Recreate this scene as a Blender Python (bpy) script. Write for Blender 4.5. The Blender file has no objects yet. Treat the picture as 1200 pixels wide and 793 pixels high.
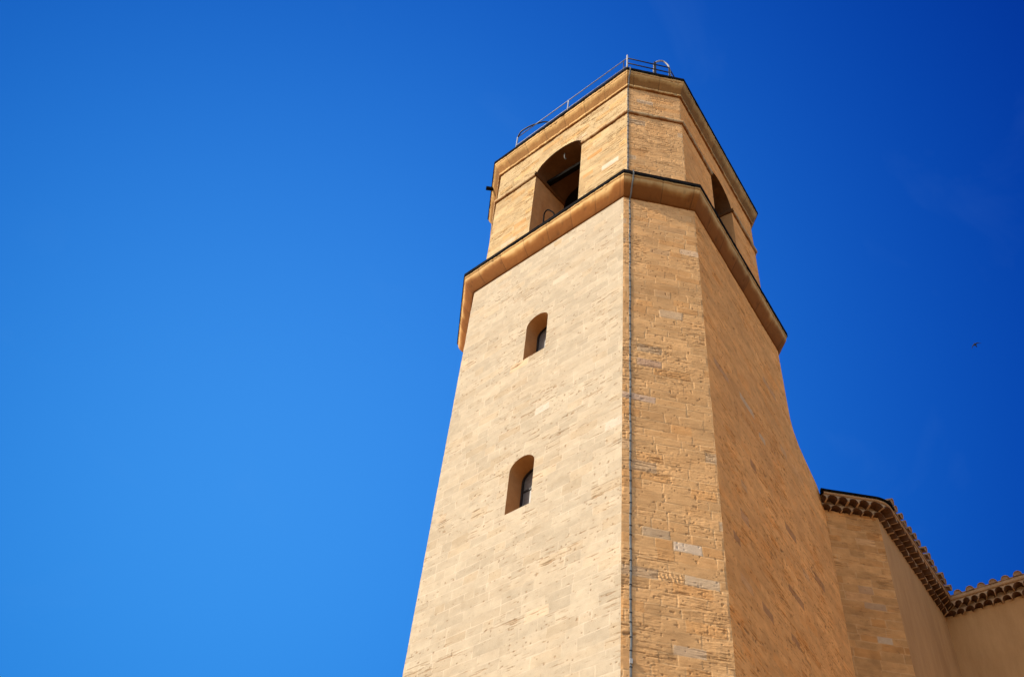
import bpy, bmesh, math, random
import numpy as np
from mathutils import Vector, Matrix

scene = bpy.context.scene
COL = scene.collection
R = math.radians

# ------------------------------------------------------------------ camera, sky, sun, exposure
K = 0.70                                   # survey units -> metres
def zm(z): return K * (z - 1.6) + 1.6      # survey height -> metres
def M3(x, y, z): return Vector((K * x, K * y, zm(z)))

cd = bpy.data.cameras.new('camera')
cam = bpy.data.objects.new('camera', cd); COL.objects.link(cam)
fwd = Vector((0.45076306, 0.47536185, 0.75554204))
rgt = Vector((0.65012672, -0.75482415, 0.08703882))
upv = Vector((-0.61167631, -0.45196418, 0.64929228))
cam.matrix_world = Matrix(((rgt.x, upv.x, -fwd.x, K * -13.02803), (rgt.y, upv.y, -fwd.y, K * -9.79380),
                           (rgt.z, upv.z, -fwd.z, 1.6), (0, 0, 0, 1)))
cd.sensor_fit = 'HORIZONTAL'; cd.sensor_width = 36.0; cd.lens = 35.4
cd.clip_start = 0.1; cd.clip_end = 20000
scene.camera = cam

SUN_EL = R(31.0); SUN_AZ = R(152.5)        # azimuth measured anticlockwise from +x
world = bpy.data.worlds.new('World'); scene.world = world; world.use_nodes = True
wt = world.node_tree; wt.nodes.clear()
wo = wt.nodes.new('ShaderNodeOutputWorld'); bg = wt.nodes.new('ShaderNodeBackground')
sky = wt.nodes.new('ShaderNodeTexSky'); sky.sky_type = 'NISHITA'; sky.sun_disc = False
sky.sun_elevation = SUN_EL; sky.sun_rotation = R(90) - SUN_AZ
sky.air_density = 1.0; sky.dust_density = 1.5; sky.ozone_density = 1.2; sky.altitude = 200
EXPO = 1.2; SKY_STRENGTH = 0.15
# deep polarised blue high in front of the tower (log radiance linear in the direction), hazier Nishita sky elsewhere
tcw = wt.nodes.new('ShaderNodeTexCoord'); comb = wt.nodes.new('ShaderNodeCombineColor')
for i, (a, g) in enumerate(((-14.93, (4.42, 8.14, 7.221)), (-7.061, (2.248, 4.199, 3.321)), (-3.067, (1.182, 2.024, 1.691)))):
    dt = wt.nodes.new('ShaderNodeVectorMath'); dt.operation = 'DOT_PRODUCT'; dt.inputs[1].default_value = g
    wt.links.new(tcw.outputs['Generated'], dt.inputs[0])
    ad_ = wt.nodes.new('ShaderNodeMath'); ad_.inputs[1].default_value = a - math.log(SKY_STRENGTH * 2 ** EXPO)
    pw_ = wt.nodes.new('ShaderNodeMath'); pw_.operation = 'POWER'; pw_.inputs[0].default_value = math.e
    wt.links.new(dt.outputs['Value'], ad_.inputs[0]); wt.links.new(ad_.outputs[0], pw_.inputs[1]); wt.links.new(pw_.outputs[0], comb.inputs[i])
dt = wt.nodes.new('ShaderNodeVectorMath'); dt.operation = 'DOT_PRODUCT'; dt.inputs[1].default_value = (0.45, 0.475, 0.756)
wt.links.new(tcw.outputs['Generated'], dt.inputs[0])
mr = wt.nodes.new('ShaderNodeMapRange'); mr.interpolation_type = 'SMOOTHSTEP'; mr.inputs[1].default_value = 0.28; mr.inputs[2].default_value = 0.72
wt.links.new(dt.outputs['Value'], mr.inputs[0])
veil = wt.nodes.new('ShaderNodeTexNoise'); veil.inputs['Scale'].default_value = 5.0; veil.inputs['Detail'].default_value = 5; veil.inputs['Roughness'].default_value = 0.55; veil.inputs['Distortion'].default_value = 0.6
vmap = wt.nodes.new('ShaderNodeMapping'); vmap.inputs['Scale'].default_value = (1, 1.6, 2.2); wt.links.new(tcw.outputs['Generated'], vmap.inputs[0]); wt.links.new(vmap.outputs[0], veil.inputs[0])
vr = wt.nodes.new('ShaderNodeMapRange'); vr.inputs[1].default_value = 0.60; vr.inputs[2].default_value = 0.80; vr.inputs[3].default_value = 0.0; vr.inputs[4].default_value = 0.04; wt.links.new(veil.outputs[0], vr.inputs[0])
vm = wt.nodes.new('ShaderNodeMix'); vm.data_type = 'RGBA'; vm.inputs[7].default_value = (0.45, 1.1, 2.3, 1); wt.links.new(vr.outputs[0], vm.inputs[0]); wt.links.new(comb.outputs[0], vm.inputs[6])
mxw = wt.nodes.new('ShaderNodeMix'); mxw.data_type = 'RGBA'
wt.links.new(mr.outputs[0], mxw.inputs[0]); wt.links.new(sky.outputs[0], mxw.inputs[6]); wt.links.new(vm.outputs[2], mxw.inputs[7])
wt.links.new(mxw.outputs[2], bg.inputs[0]); bg.inputs[1].default_value = SKY_STRENGTH
wt.links.new(bg.outputs[0], wo.inputs[0])

sd = bpy.data.lights.new('sun', 'SUN'); sd.energy = 3.2; sd.angle = R(0.53); sd.color = (1.0, 0.90, 0.74)
sun = bpy.data.objects.new('sun', sd); COL.objects.link(sun)
ray = Vector((-math.cos(SUN_EL) * math.cos(SUN_AZ), -math.cos(SUN_EL) * math.sin(SUN_AZ), -math.sin(SUN_EL)))
sun.rotation_euler = ray.to_track_quat('-Z', 'Y').to_euler()
sun.location = (-30, 20, 40)

vs = scene.view_settings
vs.view_transform = 'Standard'; vs.look = 'None'; vs.gamma = 1; vs.use_curve_mapping = False
vs.exposure = EXPO

# ------------------------------------------------------------------ helpers
def tag(o, label=None, cat=None, group=None, kind=None):
    for k, v in (('label', label), ('category', cat), ('group', group), ('kind', kind)):
        if v: o[k] = v
    return o

def empty(name, loc=(0, 0, 0)):
    o = bpy.data.objects.new(name, None); COL.objects.link(o); o.location = loc; o.empty_display_size = 0.3
    return o

def link(name, me, mat, parent=None):
    o = bpy.data.objects.new(name, me); COL.objects.link(o)
    for m in (mat if isinstance(mat, (list, tuple)) else [mat]): me.materials.append(m)
    if parent is not None:
        o.parent = parent
        if parent.type == 'EMPTY': o.matrix_parent_inverse = Matrix.Translation(-parent.location)
    return o

def np_mesh(name, verts, quads, cols=None, smooth=True, midx=None):
    verts = np.asarray(verts, np.float32); quads = np.asarray(quads, np.int32)
    me = bpy.data.meshes.new(name)
    me.vertices.add(len(verts)); me.vertices.foreach_set('co', verts.ravel())
    n = len(quads); me.loops.add(n * 4); me.loops.foreach_set('vertex_index', quads.ravel())
    me.polygons.add(n); me.polygons.foreach_set('loop_start', np.arange(0, n * 4, 4, dtype=np.int32))
    me.polygons.foreach_set('use_smooth', np.full(n, smooth))
    if midx is not None: me.polygons.foreach_set('material_index', np.asarray(midx, np.int32))
    if cols is not None:
        c = np.ones((len(verts), 4), np.float32); c[:, :3] = cols
        me.attributes.new('Col', 'FLOAT_COLOR', 'POINT').data.foreach_set('color', c.ravel())
    me.update(calc_edges=True); me.validate()
    return me

def merge(parts):
    V, Q, C = [], [], []; n = 0
    for v, q, c in parts:
        V.append(v); Q.append(np.asarray(q) + n); C.append(c); n += len(v)
    return np.concatenate(V), np.concatenate(Q), np.concatenate(C)

# value noise on arrays
def _h(ix, iy, s):
    n = (ix.astype(np.int64) * 374761393 + iy.astype(np.int64) * 668265263 + s * 974634777) & 0xFFFFFFFF
    n = ((n ^ (n >> 13)) * 1274126177) & 0xFFFFFFFF
    n = ((n ^ (n >> 16)) * 2246822519) & 0xFFFFFFFF
    return ((n ^ (n >> 15)) & 0xFFFFFF) / float(0xFFFFFF)
def vn(x, y, s):
    x = np.asarray(x, float); y = np.asarray(y, float)
    ix = np.floor(x); iy = np.floor(y); fx = x - ix; fy = y - iy
    fx = fx * fx * (3 - 2 * fx); fy = fy * fy * (3 - 2 * fy)
    a = _h(ix, iy, s); b = _h(ix + 1, iy, s); c = _h(ix, iy + 1, s); d = _h(ix + 1, iy + 1, s)
    return (a * (1 - fx) + b * fx) * (1 - fy) + (c * (1 - fx) + d * fx) * fy
def fbm(x, y, s, o=4):
    r = 0; a = 0.5; t = 0
    for i in range(o):
        r = r + a * vn(x, y, s + i * 17); t += a; x = x * 2.03 + 5.1; y = y * 2.03 + 3.7; a *= 0.55
    return r / t
def sstep(a, b, x):
    t = np.clip((x - a) / (b - a), 0, 1); return t * t * (3 - 2 * t)

# ------------------------------------------------------------------ materials
def mat_base(name):
    m = bpy.data.materials.new(name); m.use_nodes = True
    return m, m.node_tree, m.node_tree.nodes['Principled BSDF']

def masonry_mat(name, use_attr=True, color=(0.4, 0.3, 0.18), fine=0.25, bump=0.35, rough=0.92, stretch=(1, 1, 1), var=0.35, scale=9.0, dark=(0.55, 0.45, 0.36)):
    m, nt, b = mat_base(name); N = nt.nodes; L = nt.links
    tc = N.new('ShaderNodeTexCoord'); mp = N.new('ShaderNodeMapping'); mp.inputs['Scale'].default_value = stretch
    L.new(tc.outputs['Object'], mp.inputs[0])
    n1 = N.new('ShaderNodeTexNoise'); n1.inputs['Scale'].default_value = scale; n1.inputs['Detail'].default_value = 8; n1.inputs['Roughness'].default_value = 0.68
    n2 = N.new('ShaderNodeTexNoise'); n2.inputs['Scale'].default_value = 70; n2.inputs['Detail'].default_value = 5; n2.inputs['Roughness'].default_value = 0.7
    n3 = N.new('ShaderNodeTexNoise'); n3.inputs['Scale'].default_value = 0.8; n3.inputs['Detail'].default_value = 4
    for n in (n1, n2, n3): L.new(mp.outputs[0], n.inputs[0])
    if use_attr:
        src = N.new('ShaderNodeAttribute'); src.attribute_name = 'Col'; out = src.outputs[0]
    else:
        src = N.new('ShaderNodeRGB'); src.outputs[0].default_value = (*color, 1); out = src.outputs[0]
    for n, lo, hi, f in ((n1, 0.30, 0.72, var), (n2, 0.25, 0.6, fine), (n3, 0.3, 0.7, var * 0.6)):
        cr = N.new('ShaderNodeValToRGB'); cr.color_ramp.elements[0].position = lo; cr.color_ramp.elements[1].position = hi
        cr.color_ramp.elements[0].color = (*dark, 1); cr.color_ramp.elements[1].color = (1.06, 1.05, 1.03, 1)
        L.new(n.outputs[0], cr.inputs[0])
        mx = N.new('ShaderNodeMix'); mx.data_type = 'RGBA'; mx.blend_type = 'MULTIPLY'; mx.inputs[0].default_value = f
        L.new(out, mx.inputs[6]); L.new(cr.outputs[0], mx.inputs[7]); out = mx.outputs[2]
    L.new(out, b.inputs['Base Color'])
    b.inputs['Roughness'].default_value = rough; b.inputs['Specular IOR Level'].default_value = 0.15
    ad = N.new('ShaderNodeMath'); ad.operation = 'ADD'; L.new(n1.outputs[0], ad.inputs[0]); L.new(n2.outputs[0], ad.inputs[1])
    bp = N.new('ShaderNodeBump'); bp.inputs['Strength'].default_value = bump; bp.inputs['Distance'].default_value = 0.006
    L.new(ad.outputs[0], bp.inputs['Height']); L.new(bp.outputs[0], b.inputs['Normal'])
    return m

def simple_mat(name, color, rough=0.6, metal=0.0, noise=0.3, scale=20.0, spec=0.3):
    m, nt, b = mat_base(name); N = nt.nodes; L = nt.links
    n = N.new('ShaderNodeTexNoise'); n.inputs['Scale'].default_value = scale; n.inputs['Detail'].default_value = 6
    tc = N.new('ShaderNodeTexCoord'); L.new(tc.outputs['Object'], n.inputs[0])
    cr = N.new('ShaderNodeValToRGB'); c = np.array(color)
    cr.color_ramp.elements[0].color = (*(c * (1 - noise)), 1); cr.color_ramp.elements[1].color = (*np.clip(c * (1 + noise), 0, 1), 1)
    cr.color_ramp.elements[0].position = 0.3; cr.color_ramp.elements[1].position = 0.7
    L.new(n.outputs[0], cr.inputs[0]); L.new(cr.outputs[0], b.inputs['Base Color'])
    b.inputs['Roughness'].default_value = rough; b.inputs['Metallic'].default_value = metal; b.inputs['Specular IOR Level'].default_value = spec
    return m

M_STONE = masonry_mat('ashlar_stone', var=.24, fine=0.30, bump=0.30, dark=(0.64, 0.53, 0.42))
M_CORN = masonry_mat('cornice_stone', use_attr=False, color=(0.47, 0.30, 0.135), var=0.45, fine=0.30, bump=0.35, scale=5)
M_REVEAL = masonry_mat('reveal_stone', use_attr=False, color=(0.46, 0.25, 0.10), var=0.4, fine=0.3, scale=5)
M_PLASTER = masonry_mat('ochre_plaster', use_attr=False, color=(0.46, 0.25, 0.10), var=0.5, fine=0.22, bump=0.35, scale=2.6, stretch=(1.6, 1.6, .35), dark=(0.62, 0.55, 0.48))
M_MORTAR = masonry_mat('eave_mortar', use_attr=False, color=(0.42, 0.27, 0.15), var=0.5, fine=0.3, scale=8)
M_SHADETILE = masonry_mat('shaded_eave_tile', use_attr=False, color=(0.11, 0.052, 0.024), var=0.75, fine=0.35, scale=14)  # shade of the hollow tile ends put into the tile colour
M_TILE = masonry_mat('terracotta_tile', use_attr=False, color=(0.36, 0.23, 0.14), var=0.6, fine=0.35, scale=12)
M_LEAD = simple_mat('dark_lead', (0.0055, 0.005, 0.005), 0.95, 0.0, 0.5, 6, 0.03)
M_IRON = simple_mat('dark_iron', (0.02, 0.018, 0.018), 0.55, 0.3, 0.4, 20)
M_GALV = simple_mat('galvanised_steel', (0.21, 0.22, 0.24), 0.6, 0.0, 0.2, 14, 0.2)
M_DULL = simple_mat('dull_grey_strap', (0.115, 0.118, 0.115), 0.85, 0.0, 0.3, 8)
M_WHITE = simple_mat('pale_paint', (0.25, 0.24, 0.23), 0.5, 0.0, 0.12, 10)
M_WOOD = simple_mat('old_timber', (0.005, 0.004, 0.003), 0.95, 0.0, 0.4, 9, 0.03)
M_GLASS = simple_mat('dark_leaded_glass', (0.10, 0.09, 0.085), 0.35, 0.0, 0.35, 25, 0.5)
M_GROUND = masonry_mat('pale_paving', use_attr=False, color=(0.36, 0.245, 0.135), var=0.3, fine=0.25, scale=0.6)
M_OPENSHADE = masonry_mat('shaded_opening_stone', use_attr=False, color=(0.12, 0.056, 0.020), var=0.7, fine=0.3, scale=4)  # shade inside the openings darkened into the vault and impost colour
M_DARK = masonry_mat('belfry_inside_shade', use_attr=False, color=(0.035, 0.024, 0.015), var=0.4, fine=0.3, scale=5)  # chamber walls coloured near black to carry the darkness inside
M_BIRD = simple_mat('dark_plumage', (0.006, 0.007, 0.010), 0.9, 0.0, 0.2, 30)

# ------------------------------------------------------------------ tower plan (survey units)
CH = np.array([[1.846, 7.998], [0, 6.0], [0, 0], [1.68, -1.363], [7.862, -0.451], [9.203, 1.248]])
UP = np.array([[1.929, 7.809], [0.262, 6.004], [0.262, 0.063], [1.744, -1.139], [7.805, -0.245], [9.03, 1.308]])
REAR = np.array([[9.2, 6.4], [7.6, 8.0]])
PL = np.vstack([CH, REAR]); PU = np.vstack([UP, [[9.03, 6.3], [7.5, 7.81]]])
ZS, ZC, ZSTR, ZMOLD, ZT = 27.145, 27.934, 32.75, 34.70, 35.568
ZJ = 22.05

def face_norms(P):
    N = []
    for i in range(len(P)):
        d = P[(i + 1) % len(P)] - P[i]; d = d / np.linalg.norm(d); N.append(np.array([d[1], -d[0]]))
    return N
def mitres(P):
    N = face_norms(P); return [(N[i - 1] + N[i]) / (1 + N[i - 1] @ N[i]) for i in range(len(P))]
def offs(P, o):
    """offset polygon; o = number or one per face"""
    N = face_norms(P); n = len(P); oo = [o] * n if np.isscalar(o) else list(o); out = []
    for i in range(n):
        A = np.array([N[i - 1], N[i]]); b = np.array([N[i - 1] @ P[i] + oo[i - 1], N[i] @ P[i] + oo[i]])
        out.append(np.linalg.solve(A, b))
    return np.array(out)

# ------------------------------------------------------------------ ashlar walls: real relief, stone by stone
rng0 = np.random.default_rng(11)
COURSES = [0.0]
while COURSES[-1] < 26: COURSES.append(COURSES[-1] + rng0.choice([0.155, 0.17, 0.185, 0.2, 0.215], p=[.2, .25, .25, .2, .1]) + rng0.normal(0, 0.006))
COURSES = np.array(COURSES)

STYLE = {
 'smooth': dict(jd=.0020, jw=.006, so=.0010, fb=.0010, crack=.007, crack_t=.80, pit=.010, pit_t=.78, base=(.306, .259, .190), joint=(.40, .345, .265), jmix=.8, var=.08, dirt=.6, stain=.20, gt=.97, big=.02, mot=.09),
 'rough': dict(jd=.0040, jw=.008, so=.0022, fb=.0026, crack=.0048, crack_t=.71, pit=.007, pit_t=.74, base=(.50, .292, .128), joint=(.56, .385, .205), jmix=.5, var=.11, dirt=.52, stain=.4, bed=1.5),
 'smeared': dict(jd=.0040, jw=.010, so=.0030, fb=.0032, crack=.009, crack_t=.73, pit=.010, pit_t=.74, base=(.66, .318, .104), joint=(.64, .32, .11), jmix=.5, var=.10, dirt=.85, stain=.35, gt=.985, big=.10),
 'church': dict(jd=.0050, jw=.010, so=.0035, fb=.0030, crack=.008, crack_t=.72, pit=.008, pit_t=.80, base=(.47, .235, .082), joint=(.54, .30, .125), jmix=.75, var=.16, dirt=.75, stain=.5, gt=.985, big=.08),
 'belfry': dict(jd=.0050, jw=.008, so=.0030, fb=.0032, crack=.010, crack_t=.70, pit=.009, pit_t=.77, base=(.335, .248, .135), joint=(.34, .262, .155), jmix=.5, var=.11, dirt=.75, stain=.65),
}

def ashlar(u, v, style, seed, picks=()):
    """relief (metres) and colour for points u (along), v (height)"""
    S = STYLE[style]; shp = u.shape
    wu = u + (fbm(u * 2.2, v * 2.2, seed + 3, 2) - .5) * .05 + (vn(u * 14, v * 14, seed + 4) - .5) * .008
    wv = v + (fbm(u * 1.2, v * 1.2, seed + 5, 2) - .5) * .03 + (vn(u * 12, v * 12, seed + 6) - .5) * .007
    ci = np.clip(np.searchsorted(COURSES, wv) - 1, 0, len(COURSES) - 2)
    dv = np.minimum(wv - COURSES[ci], COURSES[ci + 1] - wv)
    du = np.full(shp, 9.0); sid = np.zeros(shp, np.int64)
    for c in np.unique(ci):
        rg = np.random.default_rng(seed * 1000 + int(c))
        e = [-1.0 - rg.uniform(0, .5)]
        while e[-1] < 12: e.append(e[-1] + rg.choice([.24, .33, .42, .52, .62], p=[.15, .25, .3, .2, .1]) * rg.uniform(.9, 1.1))
        e = np.array(e); msk = ci == c; x = wu[msk]
        k = np.clip(np.searchsorted(e, x) - 1, 0, len(e) - 2)
        du[msk] = np.minimum(x - e[k], e[k + 1] - x); sid[msk] = int(c) * 256 + k
    jd = np.minimum(du, dv)
    r = [_h(sid, sid * 7 + 3, seed + 90 + q) for q in range(6)]
    f1 = fbm(u * 22, v * 30, seed + 20, 4); f2 = fbm(u * 3.5, v * 60, seed + 30, 3); f3 = vn(u * 22, v * 30, seed + 40)
    f4 = fbm(u * 1.3, v * 1.3, seed + 50, 3); f5 = fbm(u * 6, v * 9, seed + 60, 3)
    jw = S['jw'] * (0.5 + 1.2 * f5)
    open_ = np.exp(-(dv / (jw * .55)) ** 2) * sstep(.56, .74, fbm(u * 2.6, v * 9, seed + 75, 3) + (r[5] - .5) * .12)   # bed joints washed out in places
    j = np.exp(-(jd / jw) ** 2) * sstep(.30, .62, fbm(u * 3, v * 5, seed + 70, 2) + (r[5] - .5) * .2)
    local = 0.35 + 1.3 * sstep(.35, .7, f4) * (0.5 + r[4])               # some areas weather more
    crack = np.maximum(open_ * .85, sstep(S['crack_t'] - .06, S['crack_t'] + .05, f2 + (r[3] - .5) * .18 + (f4 - .5) * .25))
    pit = sstep(S['pit_t'], S['pit_t'] + .1, f3 * .75 + f1 * .25 + (f4 - .5) * .12)
    h = (r[0] - .5) * 2 * S['so'] + (f1 - .5) * 2 * S['fb'] * local - j * S['jd'] * (.6 + .8 * f5) - crack * S['crack'] * local - pit * S['pit']
    h += (fbm(u * 7, v * 42, seed + 35, 3) - .5) * 2 * S['fb'] * S.get('bed', .6) * (.4 + 1.2 * sstep(.3, .7, f4))
    h += (r[1] - .5) * 2 * S['so'] * (wv - COURSES[ci]) / .2 * .6
    base = np.array(S['base'])
    col = np.ones(shp + (3,)) * base
    br = 1 + (r[2] - .5) * 2 * S['var'] + (f5 - .5) * .30 * S['var'] / .1 + (f4 - .5) * S.get('mot', .2)
    col *= br[..., None]
    bg_ = (fbm(u * .55, v * .9, seed + 85, 3) - .5) * 2 * S.get('big', .04)
    col *= (1 + bg_ * 1.6)[..., None]
    grey = sstep(S.get('gt', .95), S.get('gt', .95) + .03, r[3])[..., None] * .65
    col = col * (1 - grey) + np.array([.40, .31, .21]) * br[..., None] * grey
    rust = (sstep(.78, .95, r[4]) * S['stain'])[..., None]
    col = col * (1 - rust) + col * np.array([1.0, .82, .58]) * rust
    st = (sstep(.52, .72, fbm(u * 1.1, v * 4.0, seed + 80, 4)) * S['stain'] * .5)[..., None]
    col = col * (1 - st) + col * np.array([.86, .70, .52]) * st
    jm = (j * S['jmix'])[..., None]
    col = col * (1 - jm) + np.array(S['joint']) * jm
    dk = np.clip(crack * .8 * np.clip(local, 0, 1) + pit * .8, 0, 1)[..., None] * S['dirt']
    col = col * (1 - dk) + np.array([.17, .085, .035]) * dk
    for pu, pv, pc, amt, carve in picks:                                # single stones that stand out
        kk = np.argmin((u - pu) ** 2 + (v - pv) ** 2); ms = (sid == sid.flat[kk]) & (jd > .006)
        a = (ms * amt)[..., None]; col = col * (1 - a) + np.array(pc) * (0.85 + .3 * f1[..., None]) * a
        if carve:
            h += ms * carve * (np.sin((u - pu) * 95 + (v - pv) * 30 + f5 * 9) * sstep(.35, .6, f3))
    return h, col

def arch_sd(y0, y1, z0, zsp, rise):
    """signed distance (<0 inside) to an opening: straight jambs under an elliptical arch; metres"""
    c = (y0 + y1) / 2; a = (y1 - y0) / 2
    def f(u, v):
        top = np.where(v > zsp, (np.sqrt(((u - c) / a) ** 2 + ((v - zsp) / rise) ** 2) - 1) * min(a, rise), np.abs(u - c) - a)
        return np.maximum(top, z0 - v)
    f.param = (y0, y1, z0, zsp, rise)
    return f

def corner_wear(z, s): return -0.007 * sstep(.45, .8, fbm(z * 0 + s, z * 5, 400 + s, 3)) - 0.003 * vn(z * 0, z * 40, 410 + s)

def wall(P0, P1, z_rows, du, style, seed, s0=0, s1=0, holes=(), m0=None, m1=None, wfun=None, picks=(), inward=0.0, u0=0.0):
    """relief wall from P0 to P1 (metres, plan), outward normal to the right of travel"""
    P0 = np.array(P0, float); P1 = np.array(P1, float); d = P1 - P0; W = np.linalg.norm(d); d /= W; n = np.array([d[1], -d[0]])
    nu = max(2, int(round(W / du)) + 1); s = np.linspace(0, 1, nu)
    V = np.repeat(np.asarray(z_rows)[:, None], nu, 1)
    wid = np.full(len(z_rows), W) if wfun is None else wfun(np.asarray(z_rows))
    U = s[None, :] * wid[:, None]
    edge = np.ones_like(U)
    for sd in holes:
        e = 1e-4
        for it in range(2):
            D = sd(U, V); gu = (sd(U + e, V) - D) / e; gv = (sd(U, V + e) - D) / e
            g = np.sqrt(gu ** 2 + gv ** 2) + 1e-9; near = np.abs(D) < du * .72
            U = np.where(near, U - D * gu / g / g, U); V = np.where(near, V - D * gv / g / g, V)
        edge *= sstep(0, .03, np.abs(sd(U, V)))
    h, col = ashlar(U + u0, V, style, seed, picks)
    h = h * (0.35 + 0.65 * edge)
    k0 = sstep(0, .035, U); k1 = sstep(0, .035, wid[:, None] - U)
    h = h * k0 * k1
    X = P0[0] + d[0] * U + n[0] * h; Y = P0[1] + d[1] * U + n[1] * h
    if m0 is not None:
        c = corner_wear(V, s0) * (1 - k0); X = X + m0[0] * c; Y = Y + m0[1] * c
    if m1 is not None:
        c = corner_wear(V, s1) * (1 - k1); X = X + m1[0] * c; Y = Y + m1[1] * c
    verts = np.stack([X, Y, V], -1).reshape(-1, 3)
    r = len(z_rows); i = np.arange((r - 1))[:, None] * nu + np.arange(nu - 1)[None, :]
    q = np.stack([i, i + 1, i + nu + 1, i + nu], -1).reshape(-1, 4)
    if holes:
        cu = U.ravel()[q].mean(1); cv = V.ravel()[q].mean(1); keep = np.ones(len(q), bool)
        for sd in holes: keep &= sd(cu, cv) > 0
        q = q[keep]
    return verts, q, col.reshape(-1, 3)

def reveal_strip(P0, P1, sd_param, depth0, depth1, nseg=20, close_sill=True, rough=0.004, seed=0):
    """inner sides of an opening in the wall P0-P1, running inwards"""
    y0, y1, z0, zsp, rise = sd_param
    P0 = np.array(P0); P1 = np.array(P1); d = (P1 - P0) / np.linalg.norm(P1 - P0); n = np.array([d[1], -d[0]])
    c = (y0 + y1) / 2; a = (y1 - y0) / 2; pts = []
    for z in np.linspace(z0, zsp, 14): pts.append((y0, z))
    for t in np.linspace(math.pi, 0, nseg + 2)[1:-1]: pts.append((c + a * math.cos(t), zsp + rise * math.sin(t)))
    for z in np.linspace(zsp, z0, 14): pts.append((y1, z))
    if close_sill:
        for y in np.linspace(y1, y0, 8)[1:]: pts.append((y, z0))
    pts = np.array(pts); nd = max(3, int((depth1 - depth0) / .04)); rows = []
    for k in range(nd + 1):
        dep = depth0 + (depth1 - depth0) * k / nd
        nz = (vn(pts[:, 0] * 9 + dep * 7, pts[:, 1] * 9, seed) - .5) * 2 * rough * (1 if 0 < k else 0)
        cx = pts - np.array([c, (z0 + zsp) / 2]); cx /= np.linalg.norm(cx, axis=1)[:, None]
        p = pts + cx * nz[:, None]
        rows.append(np.stack([P0[0] + d[0] * p[:, 0] - n[0] * dep, P0[1] + d[1] * p[:, 0] - n[1] * dep, p[:, 1]], -1))
    m = len(pts); v = np.concatenate(rows)
    q = [(k * m + i, k * m + i + 1, (k + 1) * m + i + 1, (k + 1) * m + i) for k in range(nd) for i in range(m - 1)]
    return v, np.array(q), np.zeros((len(v), 3))

def panel_outline(P0, P1, sd_param, depth, thick, grow=0.0, nseg=16):
    y0, y1, z0, zsp, rise = sd_param; y0 -= grow; y1 += grow; z0 -= grow; rise += grow
    P0 = np.array(P0); P1 = np.array(P1); d = (P1 - P0) / np.linalg.norm(P1 - P0); n = np.array([d[1], -d[0]])
    c = (y0 + y1) / 2; a = (y1 - y0) / 2
    pts = [(y0, z0)] + [(c + a * math.cos(t), zsp + rise * math.sin(t)) for t in np.linspace(math.pi, 0, nseg)] + [(y1, z0)]
    return [Vector((P0[0] + d[0] * y - n[0] * depth, P0[1] + d[1] * y - n[1] * depth, z)) for y, z in pts], d, n

def bm_obj(name, bm, mat, parent=None, smooth=False):
    bmesh.ops.recalc_face_normals(bm, faces=bm.faces)
    me = bpy.data.meshes.new(name); bm.to_mesh(me); bm.free()
    if smooth: me.polygons.foreach_set('use_smooth', np.full(len(me.polygons), True))
    return link(name, me, mat, parent)

def add_box(bm, c, ax, hs):
    """oriented box: centre, three axes, half sizes"""
    c = Vector(c); ax = [Vector(a).normalized() for a in ax]; vs_ = []
    for i in (-1, 1):
        for j in (-1, 1):
            for k in (-1, 1): vs_.append(bm.verts.new(c + ax[0] * hs[0] * i + ax[1] * hs[1] * j + ax[2] * hs[2] * k))
    for f in ((0, 1, 3, 2), (4, 6, 7, 5), (0, 4, 5, 1), (2, 3, 7, 6), (0, 2, 6, 4), (1, 5, 7, 3)): bm.faces.new([vs_[i] for i in f])

def add_tube(bm, pts, r, seg=10, cap=True):
    pts = [Vector(p) for p in pts]; rings = []; prev = None
    for i, p in enumerate(pts):
        t = (pts[min(i + 1, len(pts) - 1)] - pts[max(i - 1, 0)]).normalized()
        a = t.orthogonal() if prev is None else (prev - t * prev.dot(t))
        a.normalize(); prev = a; b = t.cross(a)
        rings.append([bm.verts.new(p + (a * math.cos(w) + b * math.sin(w)) * r) for w in [2 * math.pi * k / seg for k in range(seg)]])
    for A, B in zip(rings, rings[1:]):
        for k in range(seg): bm.faces.new((A[k], A[(k + 1) % seg], B[(k + 1) % seg], B[k]))
    if cap: bm.faces.new(rings[0][::-1]); bm.faces.new(rings[-1])

def smooth_path(pts, n=6):
    pts = [Vector(p) for p in pts]; out = []
    for i in range(len(pts) - 1):
        p0 = pts[max(i - 1, 0)]; p1 = pts[i]; p2 = pts[i + 1]; p3 = pts[min(i + 2, len(pts) - 1)]
        for k in range(n):
            t = k / n
            out.append(0.5 * ((2 * p1) + (p2 - p0) * t + (2 * p0 - 5 * p1 + 4 * p2 - p3) * t * t + (3 * p1 - p0 - 3 * p2 + p3) * t ** 3))
    out.append(pts[-1]); return out

# ------------------------------------------------------------------ ground
def build_ground():
    nr, na = 60, 96; rad = np.concatenate([[0.01], np.geomspace(2, 6000, nr - 1)]); an = np.linspace(0, 2 * math.pi, na, endpoint=False)
    A, Rr = np.meshgrid(an, rad); X = Rr * np.cos(A); Y = Rr * np.sin(A)
    Z = (fbm(X * .3 + 50, Y * .3 + 50, 5, 3) - .5) * .03 - .004
    i = np.arange(nr - 1)[:, None] * na + np.arange(na)[None, :]; j = np.arange(nr - 1)[:, None] * na + (np.arange(na)[None, :] + 1) % na
    q = np.stack([i, j, j + na, i + na], -1).reshape(-1, 4)
    o = link('ground', np_mesh('ground', np.stack([X, Y, Z], -1).reshape(-1, 3), q), M_GROUND); tag(o, kind='structure')
build_ground()

# ------------------------------------------------------------------ bell tower
tower = empty('bell_tower', (K * 4.5, K * 3.5, 0))
tag(tower, 'tall ochre limestone bell tower with chamfered corners and a dark edged belfry', 'tower')

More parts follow.
